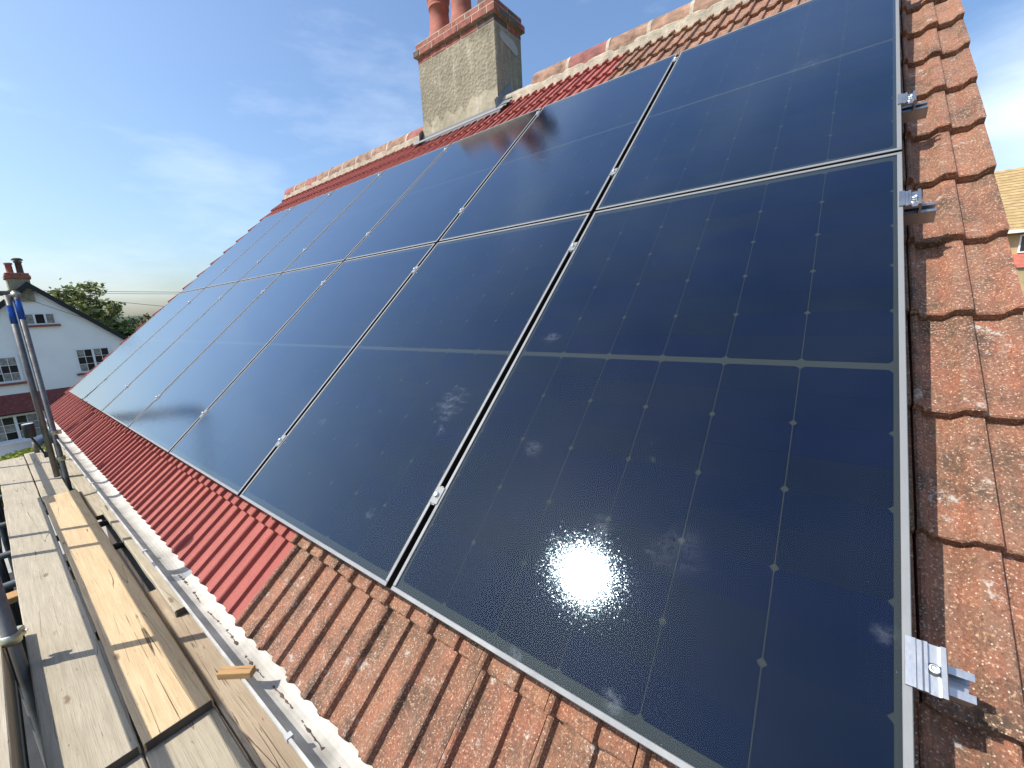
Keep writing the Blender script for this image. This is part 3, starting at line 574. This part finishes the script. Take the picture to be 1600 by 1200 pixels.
tag(obj('toe_board', mb2, 'wood'), 'pale plank standing on edge as toe board outside the deck', 'plank')
mb = MB(); mb.box(-4.12, -4.02, -0.98, -0.40, ZD - 0.076, ZD - 0.0385, c=0.003, mat=None); tag(obj('timber_packer', mb, 'offcut'), 'short timber packer poking out from under the outer boards', 'timber')
mb = MB(); mb.pipe((-8.27, -0.35, ZD - 0.04), (-8.27, -0.35, ZD + 0.15), 0.0242, 0.004); tag(obj('tube_stub', mb, 'steel'), 'short grey tube stub standing at the hedge end of the deck', 'pole')
# small sensor lamp on the twin poles
e = empty('alarm_sensor', (-6.60, -0.46, -0.42)); tag(e, 'dark cylindrical alarm sensor bracketed to the taped poles', 'sensor')
ax, ay, az = -6.62, -0.405, -0.34
b = MB(); b.lathe([(0.0, 0), (0.04, 0.0), (0.046, 0.01), (0.046, 0.13), (0.042, 0.145), (0.0, 0.145)], (ax, ay, az), 18); obj('housing', b, 'plastic', e)
b = MB(); b.lathe([(0.043, 0.1455), (0.0, 0.1515)], (ax, ay, az), 18); obj('cap', b, 'clip', e)
b = MB(); b.tube([(ax, ay, az), (ax, ay + 0.03, az - 0.09), (ax + 0.0, PYB - 0.04, az - 0.21)], 0.009, 8); b.box(ax - 0.02, ax + 0.02, PYB - 0.05, PYB - 0.023, az - 0.24, az - 0.18); obj('arm', b, 'plastic', e)
b = MB(); b.box(-0.055, 0.055, -0.015, 0.015, 0, 0.022, c=0.002)
tag(obj('wood_offcut', b, 'offcut', None, Matrix.Translation((-1.585, -0.245, GZC + 0.0055)) @ Matrix.Rotation(R(38), 4, 'Z')), 'small fresh timber offcut lying across the gutter lip', 'offcut')

# ------------------------------------------------------------------ neighbour house
XH = -26.0
nh = empty('white_house', (XH - 4, 1.07, GZ)); tag(nh, 'white rendered gabled house with black verge beyond the hedge', 'house')
gy, gz, ey, ez = 1.07, 2.50, 4.02, -0.31
w = MB(); w.prism([(2 * gy - ey, GZ), (ey, GZ), (ey, ez), (gy, gz), (2 * gy - ey, ez)], 'x', XH - 9, XH); obj('wall', w, 'white', nh)
sl_ = (gz - ez) / (ey - gy); rl = math.hypot(1, sl_)
nr = MB()
for s_ in (-1, 1):
    y2 = ey + 0.35; P0 = (gy, gz + 0.16); P1 = (gy + (y2 - gy) * s_, gz + 0.16 - sl_ * (y2 - gy))
    nr.prism([P0, P1, (P1[0], P1[1] - 0.12), (P0[0], P0[1] - 0.12)][::s_], 'x', XH - 9.2, XH + 0.16)
nro = obj('roof', nr, 'dark_roof', nh)
vb = MB()
for s_ in (-1, 1):
    y2 = ey + 0.37; P0 = (gy, gz + 0.185); P1 = (gy + (y2 - gy) * s_, gz + 0.185 - sl_ * (y2 - gy))
    vb.prism([P0, P1, (P1[0], P1[1] - 0.24), (P0[0], P0[1] - 0.24)][::s_], 'x', XH + 0.161, XH + 0.20)
obj('bargeboard', vb, 'black', nh)
c_ = MB(); c_.box(XH - 0.75, XH + 0.1, 0.57, 1.17, 1.9, 2.80, c=0.01); nch = obj('chimney', c_, 'render', nh)
c_ = MB(); c_.box(XH - 0.80, XH + 0.15, 0.52, 1.22, 2.80, 2.93, c=0.015); c_.box(XH - 0.77, XH + 0.12, 0.55, 1.19, 2.931, 3.02, c=0.01); obj('brick_cap', c_, 'brick', nch)
for yy, hh, mt in ((0.73, 0.42, 'pot'), (1.0, 0.50, 'soot')):
    b = MB(); b.lathe([(0.13, 0), (0.10, 0.06), (0.095, hh - 0.07), (0.12, hh - 0.06), (0.12, hh), (0.07, hh)], (XH - 0.35, yy, 3.02), 14)
    if mt == 'soot': b.lathe([(0.16, hh + 0.03), (0.17, hh + 0.06), (0.10, hh + 0.12), (0.0, hh + 0.13)], (XH - 0.35, yy, 3.02), 14)
    obj('chimney_pot', b, mt, nch)
def window(parent, x, y0, y1, z0, z1, lights, rows, cols, fw=0.07, sill='sillr', cur=False):
    mb = MB(); d0, d1 = x - 0.05, x + 0.03
    mb.box(d0, d1, y0, y1, z0, z0 + fw); mb.box(d0, d1, y0, y1, z1 - fw, z1); lw = (y1 - y0) / lights
    for i in range(lights + 1):
        c = y0 + lw * i; a = max(y0, c - fw / 2 if 0 < i < lights else (c if i == 0 else c - fw)); b2 = a + fw
        mb.box(d0, d1 - 0.001, a, b2, z0 + fw, z1 - fw)
    fo = obj('window', mb, 'frame_w', parent)
    s2 = MB(); s2.box(x - 0.02, x + 0.11, y0 - 0.08, y1 + 0.08, z0 - 0.09, z0 - 0.002, c=0.01); obj('sill', s2, sill, fo)
    for i in range(lights):
        a = y0 + lw * i + fw * (0.5 if i else 1.0); b2 = y0 + lw * (i + 1) - fw * (0.5 if i < lights - 1 else 1.0)
        bar = MB()
        for c in range(cols):
            for r in range(rows):
                pa, pb = a + (b2 - a) * c / cols + 0.006, a + (b2 - a) * (c + 1) / cols - 0.006; za, zb = z0 + fw + (z1 - z0 - 2 * fw) * r / rows + 0.006, z0 + fw + (z1 - z0 - 2 * fw) * (r + 1) / rows - 0.006
                p = MB(); p.box(x + 0.004, x + 0.010, pa, pb, za, zb); obj('pane', p, 'curtain' if (cur and (c + i) % 2) or random.random() < 0.4 else 'win', fo)
        for c in range(1, cols): bar.box(x + 0.002, x + 0.020, a + (b2 - a) * c / cols - 0.0088, a + (b2 - a) * c / cols + 0.0088, z0 + fw, z1 - fw)
        for r in range(1, rows): zz = z0 + fw + (z1 - z0 - 2 * fw) * r / rows; bar.box(x + 0.002, x + 0.019, a, b2, zz - 0.0088, zz + 0.0088)
        if bar.v: obj('glazing_bar', bar, 'frame_w', fo)
window(nh, XH + 0.01, 0.72, 1.62, 0.96, 1.44, 3, 1, 1, 0.055)
window(nh, XH + 0.01, 1.89, 3.02, -1.20, -0.13, 2, 3, 2)
window(nh, XH + 0.01, -1.22, 0.31, -1.27, -0.19, 2, 3, 3, 0.08)
window(nh, XH + 0.01, -1.55, 0.45, -3.62, -2.55, 3, 3, 2, 0.08, 'frame_w', True)
pe = MB(); pe.prism([(XH + 0.001, -1.74), (XH + 0.30, -2.46), (XH + 0.30, -2.52), (XH + 0.001, -2.52)][::-1], 'y', 2 * gy - ey - 0.1, ey + 0.1)
peo = obj('pent_roof', pe, 'black', nh)
tm = MB(); tm.box(-0.082, 0.082, 0, 0.19, 0, 0.014, c=0.003); TM = tm.mesh('hung_tile', 'pent')
pa = math.atan2(0.72, 0.30)
for r in range(5):
    for c in range(26):
        yy = 2 * gy - ey + 0.05 + 0.17 * c + (0.085 if r % 2 else 0)
        if yy > ey: continue
        t_ = r / 5; px = XH + 0.302 - 0.30 * t_; pz = -2.47 + 0.72 * t_
        mt = Matrix.Translation((px, yy, pz)) @ Matrix.Rotation(math.pi / 2, 4, 'Z') @ Matrix.Rotation(pa - 0.05, 4, 'X')
        if yy < 1.9: link('hung_tile', TM, peo, mt)
dp = MB(); dp.tube([(XH + 0.07, 0.45, 1.75), (XH + 0.07, 0.45, -1.72)], 0.04, 10); obj('downpipe', dp, 'black', nh)
# cables
def cable(name, a, b, sag, label, r=0.012):
    a = Vector(a); b = Vector(b); pts = [a.lerp(b, t / 14) - Vector((0, 0, sag * 4 * (t / 14) * (1 - t / 14))) for t in range(15)]
    mb = MB(); mb.tube(pts, r, 6); return tag(obj(name, mb, 'wire'), label, 'cable', 'overhead cables')
cable('overhead_cable', (XH + 0.25, 0.5, 2.33), (XH - 2, 24, 2.25), 0.08, 'upper of two close overhead cables running level beyond the roof', 0.011)
cable('overhead_cable', (XH + 0.25, 0.55, 2.24), (XH - 2, 24, 2.10), 0.06, 'lower of two close overhead cables running level beyond the roof', 0.009)
cable('overhead_cable', (XH + 0.3, 2.4, 2.02), (XH - 2, 24, -0.2), 0.35, 'single overhead cable sloping down beyond the tree', 0.010)
cable('overhead_cable', (XH + 0.23, 0.74, 2.15), (XH + 0.20, 3.1, 0.85), 0.07, 'thin cable slung across the white gable wall', 0.009)
tp = MB(); tp.tube([(XH - 2, 24.1, GZ), (XH - 2, 24.1, 2.6)], [0.14, 0.10], 10); tag(obj('telegraph_pole', tp, 'bark'), 'wooden telegraph pole holding the far ends of overhead cables', 'pole')

# ------------------------------------------------------------------ trees, hedge, car
def leaves(mb, pts, size, rnd, asp=0.6):
    for p in pts:
        s_ = size * rnd.uniform(0.6, 1.3); q = Euler((rnd.uniform(-1.0, 1.0), rnd.uniform(-1.0, 1.0), rnd.uniform(0, 6.28))).to_matrix()
        mb.add([p + q @ Vector(v) for v in ((-s_, 0, 0), (0, -s_ * asp, s_ * 0.12), (s_, 0, 0), (0, s_ * asp, s_ * 0.12))], [(0, 1, 2, 3)])
def tree(base, H, rx, ry, crown_lo, nclump, per, size, mats, label, seed, cat='tree'):
    rnd = random.Random(seed); bx, by = base
    e = empty('broadleaf_tree', (bx, by, GZ)); tag(e, label, cat, 'trees beyond the white house')
    mb = MB(); top = GZ + H * 0.8
    mb.tube([(bx, by, GZ - 0.05), (bx + 0.1, by - 0.05, GZ + H * 0.35), (bx, by + 0.1, top)], [0.22, 0.16, 0.03], 9)
    cl = []
    for i in range(nclump):
        while True:
            u = Vector((rnd.uniform(-1, 1), rnd.uniform(-1, 1), rnd.uniform(-1, 1)))
            if 0.25 < u.length < 1: break
        zc = GZ + crown_lo + (H - crown_lo) * 0.5; c = Vector((bx + u.x * rx, by + u.y * ry, zc + u.z * (H - crown_lo) * 0.5)); cl.append(c)
        a = Vector((bx, by, GZ + crown_lo + (c.z - GZ - crown_lo) * 0.4)); mb.tube([a, a.lerp(c, 0.6) + Vector((0, 0, 0.1)), c], [0.05, 0.03, 0.008], 5)
    obj('trunk', mb, 'bark', e)
    lm = MB()
    for c in cl:
        rr = rnd.uniform(0.45, 0.85) * min(rx, ry) * 0.42
        leaves(lm, [c + Vector((rnd.gauss(0, 0.5), rnd.gauss(0, 0.5), rnd.gauss(0, 0.38))) * rr for _ in range(per)], size, rnd)
    obj('crown', lm, mats, e)
tree((-41, 4.4), 9.0, 2.6, 1.75, 3.6, 64, 58, 0.17, 'leaf', 'leafy green tree with big pale leaves behind the black verge', 3)
tree((-39, 2.75), 8.6, 1.2, 0.75, 5.5, 16, 55, 0.15, 'leaf', 'small crown of leaves beside the big tree, next to the chimney', 4)
tree((-37, 5.2), 6.1, 1.5, 0.95, 2.5, 34, 80, 0.14, 'leaf_d', 'dark green tree below the big leafy tree', 5)
tree((-34, 6.35), 6.55, 1.6, 1.25, 2.0, 46, 80, 0.12, 'leaf_b', 'olive brown tree showing just above the red verge tiles', 6)
tree((-60, 9.0), 6.9, 3.2, 2.5, 1.5, 40, 60, 0.2, 'leaf_d', 'distant dark tree between the leafy tree and the verge', 8)
def hedge(x0, x1, y0, y1, z1, n, label, mat, seed):
    rnd = random.Random(seed); e = empty('garden_hedge', ((x0 + x1) / 2, (y0 + y1) / 2, GZ)); tag(e, label, 'hedge')
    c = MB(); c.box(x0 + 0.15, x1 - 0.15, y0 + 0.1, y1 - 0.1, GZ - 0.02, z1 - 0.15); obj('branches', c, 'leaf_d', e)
    mb = MB(); pts = []
    for _ in range(n):
        f = rnd.random(); x, y, z = rnd.uniform(x0, x1), rnd.uniform(y0, y1), rnd.uniform(GZ + 0.1, z1)
        if f < 0.5: z = z1 - abs(rnd.gauss(0, 0.07)) + 0.06 * math.sin(y * 2.1) + 0.04 * math.sin(y * 5.3 + x)
        elif f < 0.85: x = x1 - abs(rnd.gauss(0, 0.06))
        else: x = x0 + abs(rnd.gauss(0, 0.06))
        pts.append(Vector((x, y, z)))
    leaves(mb, pts, 0.075, rnd, 0.65); obj('foliage', mb, mat, e)
hedge(-22.6, -21.4, -4.5, 0.35, -3.40, 9000, 'clipped yellow green hedge beyond the end of the deck', 'hedge', 11)
hedge(-22.6, -21.4, 0.75, 8.0, -3.40, 8000, 'clipped yellow green hedge by the house wall, hidden past the twin poles', 'hedge', 12)
# parked car
e = empty('parked_car', (-24.9, 1.9, GZ)); tag(e, 'dark navy car parked between the hedge and the white house', 'car')
def carp(name, sec, mat, par, y0, y1):
    mb = MB(); mb.prism(sec, 'y', y0, y1, sm=False); return obj(name, mb, mat, par)
cy = 1.9; cxx = -24.9                                     # car stands across the view, nose to -y: section along y
body = MB(); secs = [(-2.03, 0.38, 0.85, 0.70), (-1.9, 0.26, 1.05, 0.80), (-1.2, 0.22, 1.10, 0.85), (0.0, 0.22, 1.08, 0.86), (1.1, 0.22, 1.03, 0.84), (1.95, 0.25, 0.85, 0.76), (2.05, 0.35, 0.68, 0.62)]
vs = []
for (yy, zl, zh, hw) in secs: vs += [(cxx - hw, cy + yy, GZ + zl), (cxx - hw - 0.02, cy + yy, GZ + (zl + zh) / 2), (cxx - hw + 0.06, cy + yy, GZ + zh), (cxx + hw - 0.06, cy + yy, GZ + zh), (cxx + hw + 0.02, cy + yy, GZ + (zl + zh) / 2), (cxx + hw, cy + yy, GZ + zl)]
body.add(vs, [[i * 6 + k, (i + 1) * 6 + k, (i + 1) * 6 + (k + 1) % 6, i * 6 + (k + 1) % 6] for i in range(len(secs) - 1) for k in range(6)], 0, True); body.add(vs[:6], [range(5, -1, -1)]); body.add(vs[-6:], [range(6)])
bo = obj('body', body, 'car', e)
cab = MB(); cs = [(-1.97, 1.03, 0.74), (-1.80, 1.45, 0.66), (-1.45, 1.68, 0.60), (-0.9, 1.76, 0.58), (0.0, 1.75, 0.58), (0.5, 1.62, 0.60), (1.15, 1.04, 0.76)]
vs = []
for (yy, zh, hw) in cs: vs += [(cxx - 0.78, cy + yy, GZ + 1.0), (cxx - hw, cy + yy, GZ + zh - 0.03), (cxx - hw + 0.12, cy + yy, GZ + zh), (cxx + hw - 0.12, cy + yy, GZ + zh), (cxx + hw, cy + yy, GZ + zh - 0.03), (cxx + 0.78, cy + yy, GZ + 1.0)]
cab.add(vs, [[i * 6 + k, (i + 1) * 6 + k, (i + 1) * 6 + k + 1, i * 6 + k + 1] for i in range(len(cs) - 1) for k in range(5)], 0, True); obj('cabin', cab, 'car', e)
for (ya, yb_) in ((-1.4, -0.5), (-0.4, 0.45)):
    wnd = MB(); wnd.add([(cxx + 0.785, cy + ya, GZ + 1.08), (cxx + 0.785, cy + yb_, GZ + 1.08), (cxx + 0.645, cy + yb_ - 0.08, GZ + 1.58), (cxx + 0.645, cy + ya + 0.12, GZ + 1.58)], [(0, 1, 2, 3)]); obj('side_window', wnd, 'win', e)
for yy in (-1.3, 1.3):
    for s_ in (-1, 1):
        wb = MB(); wb.tube([(cxx + s_ * 0.62, cy + yy, GZ + 0.31), (cxx + s_ * 0.86, cy + yy, GZ + 0.31)], 0.31, 18); wo = obj('wheel', wb, 'rubber', e)
        wb = MB(); wb.tube([(cxx + s_ * 0.80, cy + yy, GZ + 0.31), (cxx + s_ * 0.868, cy + yy, GZ + 0.31)], 0.19, 12); obj('rim', wb, 'alu', wo)
for s_ in (-1, 1): hb = MB(); hb.box(cxx + s_ * 0.52 - 0.13, cxx + s_ * 0.52 + 0.13, cy + 1.98, cy + 2.06, GZ + 0.58, GZ + 0.70, c=0.02); obj('headlight', hb, 'win', e)

# ------------------------------------------------------------------ tan-roofed building beyond the right verge
D = 30.0; tb = empty('tan_roofed_building', (12.5, D + 4, GZ)); tag(tb, 'buff brick building with a tan tiled roof beyond the weathered verge', 'building')
w = MB(); w.box(4.6, 20, D, D + 8, GZ, 2.86); obj('wall', w, 'buff', tb)
rp = MB(); rp.prism([(D - 0.3, 2.85), (D + 4.0, 6.3), (D + 8.3, 2.85)][::-1], 'x', 4.4, 20.3); rpo = obj('roof', rp, 'tan', tb)
pt = math.atan2(3.45, 4.3); ln = math.hypot(3.45, 4.3); tn = 22
tcm = MB(); tcm.box(-7.95, 7.95, 0, ln / tn * 1.15, 0, 0.035); TCM = tcm.mesh('tile_course', 'tan')
for r in range(tn):
    mt = Matrix.Translation((12.35, D - 0.3, 2.87)) @ Matrix.Rotation(pt, 4, 'X') @ Matrix.Translation((0, r * ln / tn, 0.03)) @ Matrix.Rotation(-0.09, 4, 'X')
    link('tile_course', TCM, rpo, mt)
gb = MB(); gb.box(4.4, 20.3, D - 0.42, D - 0.30, 2.80, 2.93, c=0.02); obj('gutter', gb, 'frame_w', tb)
for x in (6.62, 9.5, 12.5):
    mb = MB(); mb.box(x, x + 1.2, D - 0.05, D + 0.03, 1.9, 2.72); wo = obj('window', mb, 'frame_w', tb)
    for q in (0, 1): p = MB(); p.box(x + 0.06 + 0.56 * q, x + 0.06 + 0.56 * q + 0.52, D - 0.06, D - 0.052, 1.97, 2.65); obj('pane', p, 'win', wo)
mb = MB(); mb.prism([(D - 1.6, 1.2), (D - 0.002, 1.85), (D - 0.002, 1.2)][::-1], 'x', 6.35, 20); obj('lean_to_roof', mb, 'red_wall', tb)
mb = MB(); mb.box(6.4, 19.9, D - 1.5, D - 0.004, GZ, 1.199); obj('lean_to_wall', mb, 'buff', tb)
